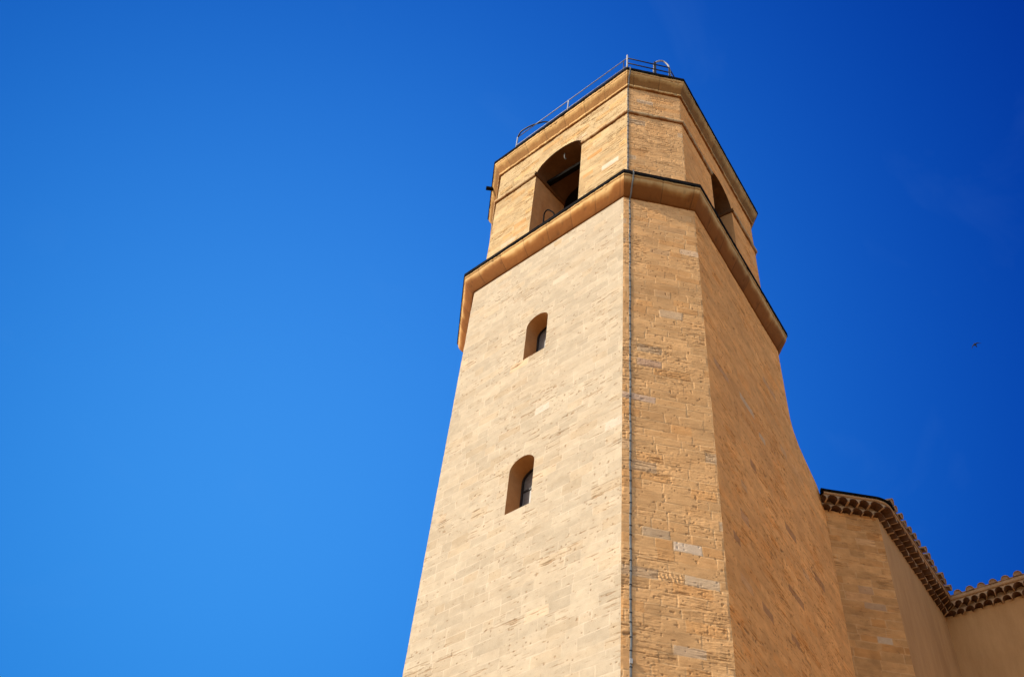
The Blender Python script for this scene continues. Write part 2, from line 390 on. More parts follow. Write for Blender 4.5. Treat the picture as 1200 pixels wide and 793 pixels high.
mL = [m for m in mitres(PL)]; mU = [m for m in mitres(PU)]
fineZ = np.concatenate([np.arange(0.0, 6.6, .09), np.arange(6.6, zm(ZS) + .06, .0088)])
fineZ[-1] = zm(ZS) + .06
coarseZ = np.concatenate([np.arange(0.0, 6.6, .3), np.arange(6.6, zm(ZS), .05), [zm(ZS) + .06]])

# slit windows on the sunlit face (u measured from the left corner of the face)
def a_u(y): return K * (6.0 - y)
W1 = arch_sd(a_u(3.406), a_u(2.612), zm(16.70), zm(18.02), K * .33)
W2 = arch_sd(a_u(3.40), a_u(2.612), zm(22.14), zm(23.50), K * .33)

# far end of the shaded face: chamfer above, swept out to the square corner below
FZ = np.array([0, 21.6, 22.1, 22.45, 22.70, 22.87, 23.06, 23.32, 23.68, 24.1, 24.8, 27.3])
FT = np.array([8.45, 8.40, 8.32, 8.18, 7.97, 7.62, 7.21, 6.78, 6.47, 6.34, 6.31, 6.249])
def c_width(z): return K * np.interp(z, zm(FZ), FT)

P_A0, P_A1, P_B1, P_C1 = (K * CH[1], K * CH[2], K * CH[3], K * CH[4])
pickB = []
def pick_on(P, Q, px, color, amt, carve=0.0):
    """stone seen at photo pixel px on the wall P-Q -> (u, v, ...)"""
    d3 = fwd + rgt * ((px[0] - 600) / 1180) - upv * ((px[1] - 396.5) / 1180)
    d = (Q - P) / np.linalg.norm(Q - P); n = np.array([d[1], -d[0]]); c = np.array([K * -13.02803, K * -9.7938])
    t = (n @ (P - c)) / (n[0] * d3.x + n[1] * d3.y); hit = c + t * np.array([d3.x, d3.y])
    return (float((hit - P) @ d), 1.6 + t * d3.z, color, amt, carve)
pickB = [pick_on(P_A1, P_B1, (812, 648), (.53, .415, .30), .9), pick_on(P_A1, P_B1, (805, 296), (.53, .375, .24), .8),
         pick_on(P_A1, P_B1, (838, 690), (.48, .37, .25), .7), pick_on(P_A1, P_B1, (776, 677), (.50, .34, .18), .3, .005),
         pick_on(P_A1, P_B1, (812, 762), (.46, .35, .24), .6), pick_on(P_A1, P_B1, (755, 468), (.44, .33, .26), .6),
         pick_on(P_A1, P_B1, (758, 428), (.40, .27, .20), .6)]
pickA = [pick_on(P_A0, P_A1, (634, 480), (.40, .345, .285), .8), pick_on(P_A0, P_A1, (655, 330), (.38, .325, .25), .7),
         pick_on(P_A0, P_A1, (652, 286), (.30, .215, .115), .6), pick_on(P_A0, P_A1, (608, 500), (.29, .22, .14), .5),
         pick_on(P_A0, P_A1, (600, 455), (.29, .22, .14), .4), pick_on(P_A0, P_A1, (718, 500), (.38, .33, .27), .7)]
pickC = [pick_on(P_B1, P_C1, (875, 472), (.50, .38, .24), .7), pick_on(P_B1, P_C1, (892, 512), (.50, .38, .24), .7)] + [pick_on(P_B1, P_C1, q_, (.33, .165, .075), .75) for q_ in ((933, 698), (932, 630), (937, 760), (957, 677), (866, 633), (880, 540), (905, 720))] + [pick_on(P_B1, P_C1, q_, (.40, .235, .13), .6) for q_ in ((875, 610), (850, 440), (900, 450))]

shaft = [wall(P_A0, P_A1, fineZ, .0088, 'smooth', 21, 1, 2, (W1, W2), mL[1], mL[2], picks=pickA),
         wall(P_A1, P_B1, fineZ, .0088, 'rough', 22, 2, 3, (), mL[2], mL[3], picks=pickB),
         wall(P_B1, P_C1, fineZ, .012, 'smeared', 23, 3, 4, (), mL[3], None, wfun=c_width, picks=pickC),
         wall(K * CH[0], P_A0, coarseZ, .06, 'smooth', 24, 0, 1, (), None, mL[1])]
# rear faces, following the swept corner
zr = coarseZ; dC = (CH[4] - CH[3]) / np.linalg.norm(CH[4] - CH[3])
e3 = K * CH[3][None] + dC[None] * c_width(zr)[:, None]
ring = [e3]
p4 = np.repeat(K * CH[5][None], len(zr), 0); p4[:, 0] = np.maximum(p4[:, 0], e3[:, 0] + .02); p4[:, 1] = np.maximum(p4[:, 1], e3[:, 1] + .3)
ring.append(p4)
for r_ in REAR: ring.append(np.repeat(K * r_[None], len(zr), 0))
ring.append(np.repeat(K * CH[0][None], len(zr), 0))
ring = np.stack([np.concatenate([g, zr[:, None]], 1) for g in ring], 1)
nk = ring.shape[1]; ii = np.arange(len(zr) - 1)[:, None] * nk + np.arange(nk - 1)[None]
shaft.append((ring.reshape(-1, 3), np.stack([ii, ii + 1, ii + nk + 1, ii + nk], -1).reshape(-1, 4), np.full((ring.shape[0] * nk, 3), STYLE['smeared']['base'])))
o = link('shaft', np_mesh('shaft', *merge(shaft)), M_STONE, tower)

# --- slit windows: deep reveal, dark iron frame, leaded glass
def slit_window(sd, zbar):
    fr = None
    y0, y1, z0, zsp, rise = sd.param
    v, q, c = reveal_strip(P_A0, P_A1, sd.param, 0.0, K * .56, rough=.006, seed=31 + int(z0))
    w = link('window', np_mesh('window', v, q), M_REVEAL, tower)
    bm = bmesh.new(); inner = (y0 + .035, y1 - .035, z0 + .035, zsp, rise - .035)
    A, d, n = panel_outline(P_A0, P_A1, sd.param, K * .47, 0, grow=.004); B, _, _ = panel_outline(P_A0, P_A1, inner, K * .47, 0)
    nn3 = Vector((n[0], n[1], 0)) * -.05; m = len(A)
    ra = [bm.verts.new(p) for p in A]; rb = [bm.verts.new(p) for p in B]; rc = [bm.verts.new(p + nn3) for p in A]; rd = [bm.verts.new(p + nn3) for p in B]
    for i in range(m):
        j = (i + 1) % m
        for s1, s2 in ((ra, rb), (rb, rd), (rd, rc), (rc, ra)): bm.faces.new((s1[i], s1[j], s2[j], s2[i]))
    d3 = Vector((d[0], d[1], 0)); n3 = Vector((n[0], n[1], 0)); base = Vector((P_A0[0], P_A0[1], 0))
    cc = base + d3 * ((y0 + y1) / 2) - n3 * (K * .47 + .02)
    add_box(bm, cc + Vector((0, 0, zbar)), (d3, n3, (0, 0, 1)), ((y1 - y0) / 2 - .036, .012, .016))
    f = bm_obj('frame', bm, M_IRON, w)
    bm = bmesh.new(); G, _, _ = panel_outline(P_A0, P_A1, sd.param, K * .51, 0, grow=-.004)
    bk = [p - n3 * .012 for p in G]; fa = [bm.verts.new(p) for p in G]; fb = [bm.verts.new(p) for p in bk]
    bm.faces.new(fa); bm.faces.new(fb[::-1])
    for i in range(len(G)): j = (i + 1) % len(G); bm.faces.new((fa[i], fa[j], fb[j], fb[i]))
    bm_obj('pane', bm, M_GLASS, w)
slit_window(W1, zm(17.72)); slit_window(W2, zm(22.86))

# --- mouldings: swept around the plan, cut by openings when asked
def moulding(P, prof, frac, seed, step=.03, rough=.0035, faces=None, gaps=None, pcol=None, runs=None):
    """prof = [(offset fraction, z metres)], frac = projection per face in metres (len(P))"""
    parts = []; n = len(P); L = [offs(P, [f * fr for fr in frac]) for f, z in prof]
    for i in range(n):
        if runs is not None and i not in runs: continue
        j = (i + 1) % n; W = np.linalg.norm(P[j] - P[i]); spans = [(0, 1)]
        if gaps and i in gaps: spans = [(0, gaps[i][0] / W), (gaps[i][1] / W, 1)]
        if runs is not None: spans = [spans[runs[i]]]
        for a, b in spans:
            m = max(2, int((b - a) * W / step) + 1); t = np.linspace(a, b, m); rows = []; cl_ = []
            nrm = face_norms(P)[i]
            for k, (f, z) in enumerate(prof):
                p = L[k][i][None] * (1 - t)[:, None] + L[k][j][None] * t[:, None]
                w = sstep(0, .05, t * W) * sstep(0, .05, (1 - t) * W)
                g = ((fbm(t * W * 7 + i * 31, t * 0 + z * 9, seed, 3) - .5) * 2 + (vn(t * W * 30, t * 0 + z * 40, seed + 7) - .5)) * rough * w
                if k in (0, len(prof) - 1): g = g * 0
                bx = t * W / .62 + i * .37; jn = np.exp(-((np.abs(bx - np.round(bx)) * .62) / .008) ** 2) * (0 if k in (0, len(prof) - 1) else 1)
                chip = sstep(.70, .84, fbm(t * W * 9 + i * 7, t * 0 + z * 16, seed + 21, 3)) * (0 if k in (0, len(prof) - 1) else 1)
                g = g - (jn * .007 + chip * .012) * w
                rows.append(np.concatenate([p + nrm[None] * g[:, None], (z + g * .5)[:, None]], 1))
                if pcol is not None:
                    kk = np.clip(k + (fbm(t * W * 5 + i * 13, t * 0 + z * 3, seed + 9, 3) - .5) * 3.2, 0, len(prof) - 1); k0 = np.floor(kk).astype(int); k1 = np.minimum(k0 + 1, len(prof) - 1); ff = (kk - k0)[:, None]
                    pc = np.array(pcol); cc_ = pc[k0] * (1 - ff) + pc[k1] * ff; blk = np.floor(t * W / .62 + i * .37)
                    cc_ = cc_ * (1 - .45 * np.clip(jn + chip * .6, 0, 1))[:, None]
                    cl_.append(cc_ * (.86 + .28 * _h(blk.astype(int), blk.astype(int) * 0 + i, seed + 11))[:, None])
                else: cl_.append(np.zeros((m, 3)))
            v = np.concatenate(rows); ii = np.arange(len(prof) - 1)[:, None] * m + np.arange(m - 1)[None]
            q = np.stack([ii, ii + 1, ii + m + 1, ii + m], -1).reshape(-1, 4); parts.append((v, q, np.concatenate(cl_)))
    return merge(parts)

PLm = K * PL; PUm = K * PU
fr1 = K * np.array([.424, .377, .469, .383, .346, .36, .36, .40])
def cove(f0, z0, f1, z1, n=7):            # concave quarter between two points
    return [(f0 + (f1 - f0) * (1 - math.cos(t)), z0 + (z1 - z0) * math.sin(t)) for t in np.linspace(0, math.pi / 2, n)]
def ovolo(f0, z0, f1, z1, n=7):
    return [(f0 + (f1 - f0) * math.sin(t), z0 + (z1 - z0) * (1 - math.cos(t))) for t in np.linspace(0, math.pi / 2, n)]
zs, zc = zm(ZS), zm(ZC)
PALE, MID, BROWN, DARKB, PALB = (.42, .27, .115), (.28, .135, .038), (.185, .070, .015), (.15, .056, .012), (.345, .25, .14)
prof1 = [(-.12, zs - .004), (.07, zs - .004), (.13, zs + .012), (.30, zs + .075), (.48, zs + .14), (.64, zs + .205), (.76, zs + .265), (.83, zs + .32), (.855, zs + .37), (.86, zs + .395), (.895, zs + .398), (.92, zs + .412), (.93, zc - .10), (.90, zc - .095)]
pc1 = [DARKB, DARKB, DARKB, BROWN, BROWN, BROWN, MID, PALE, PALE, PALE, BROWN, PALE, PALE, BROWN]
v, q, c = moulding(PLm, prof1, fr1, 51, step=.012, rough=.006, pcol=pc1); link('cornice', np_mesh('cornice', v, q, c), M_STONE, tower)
in_off = (offs(PUm, .02))
def capping(P, frac, za, zb, f0, top_poly, z_top, seed):
    prof = [(f0, za), (1.0, za - .006), (1.0, zb), (.97, zb + .008)]
    a = moulding(P, prof, frac, seed, step=.06, rough=.0015)
    Lp = offs(P, [.97 * f for f in frac]); n = len(P); v = []; qs = []
    for i in range(n): v.append((*Lp[i], zb + .008))
    for i in range(n): v.append((*top_poly[i], z_top))
    for i in range(n): j = (i + 1) % n; qs.append((i, j, n + j, n + i))
    return merge([a, (np.array(v), np.array(qs), np.zeros((len(v), 3)))])
v, q, c = capping(PLm, fr1, zc - .098, zc, .80, offs(PUm, -.02), zc + .10, 52)
link('lead_capping', np_mesh('lead_capping', v, q, smooth=False), M_LEAD, tower)

# --- belfry
zb0, zb1 = zc - .02, zm(ZT) - .06
bz = np.arange(zb0, zb1, .0092); bz[-1] = zb1
U_A0, U_A1, U_B1, U_C1 = PUm[1], PUm[2], PUm[3], PUm[4]
def ua(y): return K * (6.004 - y)
BA = arch_sd(ua(4.10), ua(2.02), zm(28.5), zm(32.86), K * .70)
BC = arch_sd(K * 2.30, K * 4.06, zm(28.5), zm(32.86), K * .70)
pickUA = [pick_on(U_A0, U_A1, (708, 198), (.42, .36, .29), .85), pick_on(U_A0, U_A1, (692, 183), (.34, .17, .05), .8), pick_on(U_A0, U_A1, (688, 205), (.34, .18, .06), .7),
          pick_on(U_A0, U_A1, (612, 258), (.33, .18, .06), .8), pick_on(U_A0, U_A1, (608, 272), (.33, .18, .06), .6), pick_on(U_A0, U_A1, (598, 280), (.40, .33, .24), .7)]
belf = [wall(U_A0, U_A1, bz, .0092, 'belfry', 61, 5, 6, (BA,), mU[1], mU[2], picks=pickUA),
        wall(U_A1, U_B1, bz, .0092, 'rough', 62, 6, 7, (), mU[2], mU[3], picks=[pick_on(U_A1, U_B1, (752, 118), (.52, .42, .30), .6)]),
        wall(U_B1, U_C1, bz, .012, 'smeared', 63, 7, 8, (BC,), mU[3], mU[4]),
        wall(PUm[0], U_A0, bz[::6], .05, 'belfry', 64, 4, 5, (), mU[0], mU[1])]
seq = [4, 5, 6, 7, 0]
rv = [(PUm[k][0], PUm[k][1], z) for z in (zb0, zb1) for k in seq]
belf.append((np.array(rv), np.array([(i, i + 1, i + 6, i + 5) for i in range(4)]), np.full((10, 3), STYLE['smeared']['base'])))
link('belfry_wall', np_mesh('belfry_wall', *merge(belf)), M_STONE, tower)
# openings: reveals, inside walls, ceiling, floor
TH = 1.12
for P0, P1, sd, k_ in ((U_A0, U_A1, BA, 71), (U_B1, U_C1, BC, 72)):
    v, q, c = reveal_strip(P0, P1, sd.param, 0.0, TH, rough=.022, seed=k_); link('opening_reveal', np_mesh('opening_reveal', v, q, midx=(v[q][:, :, 2].mean(1) > sd.param[3])), [M_REVEAL, M_OPENSHADE], tower)  # jambs keep the plain stone, vault takes the shade-darkened one
PI_ = offs(PUm, -TH)
iz = np.concatenate([np.arange(zm(28.3), zm(34.6), .05), [zm(34.6)]])
def shift(sd, P0, P1, Q0):
    d = (P1 - P0) / np.linalg.norm(P1 - P0); du_ = float((Q0 - P0) @ d); y0, y1, z0, zsp, rise = sd.param
    return arch_sd(y0 - du_, y1 - du_, z0, zsp, rise)
ip = [wall(PI_[1], PI_[2], iz, .05, 'rough', 81, holes=(shift(BA, U_A0, U_A1, PI_[1]),)), wall(PI_[3], PI_[4], iz, .05, 'rough', 82, holes=(shift(BC, U_B1, U_C1, PI_[3]),)),
      wall(PI_[2], PI_[3], iz, .05, 'rough', 83), wall(PI_[4], PI_[5], iz, .05, 'rough', 84), wall(PI_[5], PI_[6], iz, .05, 'rough', 85), wall(PI_[6], PI_[7], iz, .05, 'rough', 86),
      wall(PI_[7], PI_[0], iz, .05, 'rough', 87), wall(PI_[0], PI_[1], iz, .05, 'rough', 88)]
for z in (zm(28.3), zm(34.6)):
    vv = np.array([(*p, z) for p in PI_]); ip.append((vv, np.array([(0, 1, 2, 3), (0, 3, 4, 7), (4, 5, 6, 7)]), np.full((8, 3), .2)))
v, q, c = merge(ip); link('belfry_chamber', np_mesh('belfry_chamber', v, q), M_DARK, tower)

# string course at the springing, broken by the openings and returned into their jambs
zst = zm(ZSTR)
prS = [(-.2, zst - .004), (.55, zst - .002), (1.0, zst + .035), (1.0, zst + .085), (.75, zst + .11), (.25, zst + .15), (-.2, zst + .155)]
frS = [.06] * 8
gA = {1: BA.param[:2], 3: BC.param[:2]}
for rn_ in ({1: 1, 2: 0, 3: 0}, {3: 1, 4: 0, 5: 0, 6: 0, 7: 0, 0: 0, 1: 0}):
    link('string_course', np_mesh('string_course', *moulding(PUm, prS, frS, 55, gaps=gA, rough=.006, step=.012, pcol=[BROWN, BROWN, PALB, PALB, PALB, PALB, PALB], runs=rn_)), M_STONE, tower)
def jamb_return(P0, P1, u, side):
    d = (P1 - P0) / np.linalg.norm(P1 - P0); n = np.array([d[1], -d[0]]); rows = []; m = 30
    for f, z in prS:
        rows.append(np.array([[*(P0 + d * (u + side * max(f, -.1) * .055) - n * (t - .055)), z] for t in np.linspace(0, TH + .03, m)]))
    v = np.concatenate(rows); ii = np.arange(len(prS) - 1)[:, None] * m + np.arange(m - 1)[None]
    return v, np.stack([ii, ii + 1, ii + m + 1, ii + m], -1).reshape(-1, 4), np.zeros((len(v), 3))
for P0, P1, sd in ((U_A0, U_A1, BA), (U_B1, U_C1, BC)):
    for u_, sg_ in ((sd.param[0], 1), (sd.param[1], -1)):
        v, q, c = jamb_return(P0, P1, u_, sg_); link('impost', np_mesh('impost', v, q, smooth=False), M_OPENSHADE, tower)

# crowning cornice
zk, zt = zm(ZMOLD), zm(ZT)
fr2 = K * np.array([.36, .279, .329, .299, .363, .34, .34, .34])
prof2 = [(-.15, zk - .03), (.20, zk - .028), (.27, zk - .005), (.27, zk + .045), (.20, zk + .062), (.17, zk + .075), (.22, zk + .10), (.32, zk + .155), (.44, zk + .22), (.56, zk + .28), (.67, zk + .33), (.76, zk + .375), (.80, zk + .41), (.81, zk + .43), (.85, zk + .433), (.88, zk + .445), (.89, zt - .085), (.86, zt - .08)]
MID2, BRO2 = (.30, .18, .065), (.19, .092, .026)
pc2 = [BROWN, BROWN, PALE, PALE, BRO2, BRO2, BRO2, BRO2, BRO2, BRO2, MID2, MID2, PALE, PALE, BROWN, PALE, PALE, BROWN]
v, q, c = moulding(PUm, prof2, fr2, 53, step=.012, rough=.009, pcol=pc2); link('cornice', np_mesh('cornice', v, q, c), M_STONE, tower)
ctr = np.mean(PUm, 0)
v, q, c = capping(PUm, fr2, zt - .085, zt, .76, ctr[None] + (PUm - ctr[None]) * .15, zt + .12, 54)
n0 = len(v); v = np.concatenate([v, np.array([(*(ctr + (p - ctr) * .15), zt + .12) for p in PUm])]); q = np.concatenate([q, np.array([(n0, n0 + 1, n0 + 2, n0 + 3), (n0, n0 + 3, n0 + 4, n0 + 7), (n0 + 4, n0 + 5, n0 + 6, n0 + 7)])])
link('roof', np_mesh('roof', v, q, smooth=False), M_LEAD, tower)

# rain spout on the far left chamfer
nL = face_norms(PUm)[0]; n3 = Vector((nL[0], nL[1], 0)); t3 = Vector((-nL[1], nL[0], 0))
bm = bmesh.new(); pS = M3(.70, 6.98, 35.22) - n3 * .05
add_box(bm, pS + n3 * .06, (n3, t3, (0, 0, 1)), (.14, .045, .006)); add_box(bm, pS + n3 * .06 + t3 * .042 + Vector((0, 0, .03)), (n3, t3, (0, 0, 1)), (.14, .005, .03)); add_box(bm, pS + n3 * .06 - t3 * .042 + Vector((0, 0, .03)), (n3, t3, (0, 0, 1)), (.14, .005, .03))
bm_obj('rain_spout', bm, M_LEAD, tower)

# beam and hook seen through the left opening, cable loop on its sill
bm = bmesh.new(); a = M3(.88, 4.14, 32.98); b = M3(1.0, 1.96, 32.98); dd = (b - a).normalized()
add_box(bm, (a + b) / 2, (dd, dd.cross(Vector((0, 0, 1))), (0, 0, 1)), ((b - a).length / 2, .06, .06)); bm_obj('timber_beam', bm, M_WOOD, tower)
bm = bmesh.new(); hk = M3(.50, 3.02, 33.50)
add_tube(bm, smooth_path([hk + Vector((0, 0, .02)), hk + Vector((0, 0, -.10)), hk + Vector((.015, 0, -.17)), hk + Vector((.05, 0, -.19)), hk + Vector((.06, 0, -.15))]), .014, 8)
bm_obj('iron_hook', bm, M_DULL, tower, True)
bm = bmesh.new()
add_tube(bm, smooth_path([M3(.56, 3.74, 28.5), M3(.56, 3.77, 30.0), M3(.56, 3.77, 30.38), M3(.56, 3.66, 30.50), M3(.56, 3.50, 30.32), M3(.56, 3.27, 29.8), M3(.56, 3.1, 28.5)]), .018, 8)
bm_obj('cable_loop', bm, M_LEAD, tower, True)

# ------------------------------------------------------------------ lightning conductor on the narrow face
cond = empty('lightning_conductor', (P_A1[0], P_A1[1], 0)); tag(cond, 'thin grey lightning conductor strap clipped down the narrow tower face', 'conductor')
dB = Vector((*(P_B1 - P_A1), 0)).normalized(); nB = Vector((*face_norms(PLm)[2], 0))
UB = K * .19
def condpt(off_, z): return Vector((P_A1[0], P_A1[1], 0)) + dB * (UB + .0 * z) + nB * off_ + Vector((0, 0, z))
oB = -K * .213
lo = .007
G_ = .014
pth = [condpt(lo, z) for z in np.arange(0.3, zs - .05, .25)] + [condpt(lo, zs - .05)] + [condpt(f * fr1[2] + G_, z - .02) for f, z in prof1[2:9]] + [condpt(fr1[2] + .012, zc - .10), condpt(fr1[2] + .014, zc + .012), condpt(fr1[2] * .5, zc + .05), condpt(oB + lo, zc + .13)] \
    + [condpt(oB + lo, z) for z in np.arange(zc + .35, zst - .05, .3)] + [condpt(oB + lo, zst - .03), condpt(oB + .06 + G_, zst + .03), condpt(oB + .06 + G_, zst + .09), condpt(oB + lo, zst + .17)] + [condpt(oB + lo, z) for z in np.arange(zst + .3, zk - .1, .3)] + [condpt(oB + lo, zk - .06)] \
    + [condpt(oB + f * fr2[2] + G_, z - .01) for f, z in prof2[2:12]] + [condpt(oB + fr2[2] + .012, zt - .085), condpt(oB + fr2[2] + .014, zt + .012)]
bm = bmesh.new(); rings = []
for i, p in enumerate(pth):
    t = (pth[min(i + 1, len(pth) - 1)] - pth[max(i - 1, 0)]).normalized(); o_ = t.cross(dB).normalized(); w_ = .015; h_ = .006; wob = dB * (.0045 * math.sin(i * 1.3) + .003 * math.sin(i * 2.9))
    rings.append([bm.verts.new(p + wob + dB * a_ * w_ + o_ * b_ * h_) for a_, b_ in ((-1, -.4), (-.6, -1), (.6, -1), (1, -.4), (1, .6), (-1, .6))])
for A_, B_ in zip(rings, rings[1:]):
    for k in range(6): bm.faces.new((A_[k], A_[(k + 1) % 6], B_[(k + 1) % 6], B_[k]))
bm.faces.new(rings[0]); bm.faces.new(rings[-1][::-1])
bm_obj('strap', bm, M_DULL, cond)
CLAMPZ = pick_on(P_A1, P_B1, (738.5, 775), (0, 0, 0), 0)[1]
clip = None
zz = [z for z in np.arange(7.0, zs - .1, .205)] + [z for z in np.arange(zc + .3, zk - .1, .205)]
for z in zz:
    off_ = lo if z < zs else oB + lo
    if clip is None:
        bm = bmesh.new(); add_box(bm, (0, 0, 0), (dB, nB, (0, 0, 1)), (.019, .011, .006)); clip = bm_obj('clip', bm, M_IRON, cond); cl = clip
    else:
        cl = clip.copy(); COL.objects.link(cl)
    cl.location = condpt(off_, z + random.Random(int(z * 100)).uniform(-.03, .03)); cl.parent = cond
bm = bmesh.new(); add_box(bm, condpt(lo + .01, CLAMPZ), (dB, nB, (0, 0, 1)), (.018, .014, .035)); bm_obj('test_clamp', bm, M_WHITE, cond)

# ------------------------------------------------------------------ railing on the tower roof
rail = empty('roof_railing', (K * 2, K * 2, zt)); tag(rail, 'thin galvanised steel railing along the edge of the tower roof', 'railing')
TOP, LOW = 36.40, 35.76
cA, cB, cC = (-.02 + .05, -.13 + .10), (1.62 - .02, -1.46 + .14), (8.06, -.51)
c2 = offs(PU, list(fr2 / K - .05))
def rl(i, t, j=None):
    p = c2[i] * (1 - t) + c2[j if j is not None else i + 1] * t; return p
AL = rl(1, .165); AB = c2[2]; dBu = (PU[3] - PU[2]) / np.linalg.norm(PU[3] - PU[2]); dCu = (PU[4] - PU[3]) / np.linalg.norm(PU[4] - PU[3]); BCp = PU[2] + dBu * 1.50 + np.array([-.63, -.777]) * .25; CE = BCp + dCu * 3.2
def bar(name, pts, r, mat, par=rail):
    bm = bmesh.new(); add_tube(bm, pts, r, 10); return bm_obj(name, bm, mat, par, True)
bar('top_rail', [M3(*AL, TOP), M3(*(AL * .5 + AB * .5), TOP), M3(*AB, TOP)], .013, M_GALV)
bar('lower_rail', [M3(*AL, LOW), M3(*AB, LOW)], .013, M_GALV)
bar('top_rail', [M3(*AB, TOP), M3(*BCp, TOP)], .016, M_IRON)
bar('lower_rail', [M3(*AB, 36.0), M3(*BCp, 36.0)], .016, M_IRON)
bar('top_rail', [M3(*BCp, TOP), M3(*CE, TOP)], .016, M_IRON)
bar('lower_rail', [M3(*BCp, 36.0), M3(*CE, 36.0)], .016, M_IRON)
bar('return_rail', smooth_path([M3(*AL, TOP), M3(-.06, 4.92, TOP + .02), M3(-.05, 4.62, TOP + .02), M3(0, 4.36, TOP + .02), M3(.09, 4.09, TOP + .01), M3(.20, 3.88, TOP), M3(.6, 3.3, TOP - .3)]), .020, M_IRON)
for p in (AL, AL * .52 + AB * .48):
    bar('post', [M3(*p, 35.5), M3(*p, TOP)], .020, M_GALV)
bar('post', [M3(*AB, 35.5), M3(*AB, TOP + .22)], .022, M_WHITE)
bar('post', [M3(AB[0] - .0, AB[1] + .16, 35.5), M3(AB[0], AB[1] + .16, TOP)], .014, M_IRON)
bar('post', [M3(*BCp, 35.5), M3(*BCp, TOP)], .018, M_IRON)
bar('post', [M3(*CE, 35.5), M3(*CE, TOP)], .018, M_IRON)
# ladder hoop standing behind the narrow side
hoop = empty('ladder_hoop', M3(1.0, -.9, 35.5)); tag(hoop, 'curved pale ladder hoop behind the railing above the narrow face', 'ladder hoop')
dH = dBu
def hp(t, z): p = PU[2] + dH * t + np.array([-.63, -.777]) * .2; return M3(*p, z)
bar('handrail', smooth_path([hp(.93, 35.5), hp(.94, 36.05), hp(.98, 36.55), hp(1.08, 36.80), hp(1.28, 36.95), hp(1.44, 36.80), hp(1.53, 36.50), hp(1.57, 35.5)]), .021, M_WHITE, hoop)
bm = bmesh.new(); add_box(bm, hp(.98, 36.05), (Vector((*dH, 0)), nB, (0, 0, 1)), (.028, .045, .40)); bm_obj('ladder_stile', bm, M_IRON, hoop)

# ------------------------------------------------------------------ church beside the tower
church = empty('church', (K * 13, K * 0, 0)); tag(church, 'ochre church wall with tiled eaves in the shade beside the tower', 'church')
def un(t): return np.array([math.cos(R(t)), math.sin(R(t))])
S0 = CH[3] + dC * 8.30; q1 = S0 + un(-42) * 1.64; q2 = q1 + un(6.0) * 5.80; q3 = q2 + un(-86) * 14
Sx = S0 - un(-42) * .35
ZE = 21.90
cz = np.concatenate([np.arange(0, 8.5, .12), np.arange(8.5, zm(ZE) + .05, .011)])
v, q, c = wall(K * Sx, K * q1, cz, .011, 'church', 91, picks=[pick_on(K * Sx, K * q1, (1043, 748), (.46, .34, .22), .7), pick_on(K * Sx, K * q1, (1012, 690), (.31, .21, .13), .5), pick_on(K * Sx, K * q1, (1035, 710), (.34, .235, .15), .5)])
link('stone_wall', np_mesh('stone_wall', v, q, c), M_STONE, church)
def plain_wall(a, b, z0, z1, seed):
    a = np.array(a); b = np.array(b); d = b - a; W = np.linalg.norm(d); d /= W; n = np.array([d[1], -d[0]]); nu = int(W / .08) + 2; nv = int((z1 - z0) / .08) + 2
    U, V = np.meshgrid(np.linspace(0, W, nu), np.linspace(z0, z1, nv)); h = (fbm(U * 1.6, V * 1.6, seed, 4) - .5) * .02 * sstep(0, .1, U) * sstep(0, .1, W - U)
    v = np.stack([a[0] + d[0] * U + n[0] * h, a[1] + d[1] * U + n[1] * h, V], -1).reshape(-1, 3); i = np.arange(nv - 1)[:, None] * nu + np.arange(nu - 1)[None]
    return v, np.stack([i, i + 1, i + nu + 1, i + nu], -1).reshape(-1, 4), np.zeros((len(v), 3))
back = q3 + np.array([14, 0]); back2 = np.array([back[0], 14.0]); back3 = np.array([9.3, 14.0])
for a, b, s in ((q1, q2, 1), (q2, q3, 2)):
    v, q, c = plain_wall(K * a, K * b, 0, zm(ZE) + .05, s); link('plaster_wall', np_mesh('plaster_wall', v, q), M_PLASTER, church)
v, q, c = merge([plain_wall(K * q3, K * back, 0, zm(ZE) + .3, 3), plain_wall(K * back, K * back2, 0, zm(ZE) + .3, 4), plain_wall(K * back2, K * back3, 0, zm(ZE) + .3, 5)])
link('rear_wall', np_mesh('rear_wall', v, q), M_PLASTER, church)

# eaves: path of points with outward normals; two rows of half-round tile ends, mortar between
def eave_path(kind):
    pts = []; st = .012 / K
    if kind == 0:                                         # stone wall, rounded corner, first plaster wall
        rr = .42; turn = R(48); tl = rr * math.tan(turn / 2); n1 = np.array([un(-42)[1], -un(-42)[0]]); n2 = np.array([un(6)[1], -un(6)[0]])
        L1 = np.linalg.norm(q1 - S0) - tl
        for s in np.arange(-.1, L1, st): pts.append((S0 + un(-42) * s, n1))
        cc = S0 + un(-42) * L1 - n1 * rr
        for t in np.arange(0, 1, st / (rr * turn)): nn_ = un(-132 + 48 * t); pts.append((cc + nn_ * rr, nn_))
        L2 = np.linalg.norm(q2 - q1)
        for s in np.arange(tl, L2, st): pts.append((q1 + un(6) * s, n2))
    else:
        n2 = np.array([un(-86)[1], -un(-86)[0]])
        for s in np.arange(0, 14.0, st): pts.append((q2 + un(-86) * s, n2))
    P = np.array([p for p, n in pts]) * K; N = np.array([n for p, n in pts]); s = np.concatenate([[0], np.cumsum(np.linalg.norm(np.diff(P, axis=0), axis=1))])
    return P, N, s
TAN = math.tan(R(46))                                     # half of the inner corner
def mitred(P, N, s, off_, kind):
    """offset the path; keep it out of the inner corner"""
    X = P + N * off_; D = np.gradient(P, axis=0); D /= np.linalg.norm(D, axis=1)[:, None]
    cut = off_ * TAN
    if kind == 0:
        Lt = s[-1]; w = np.clip((s - (Lt - 1.5)) / 1.5, 0, 1); X = X - D * (w * cut)[:, None]
    else: w = np.clip(1 - s / 1.5, 0, 1); X = X + D * (w * cut)[:, None]
    return X
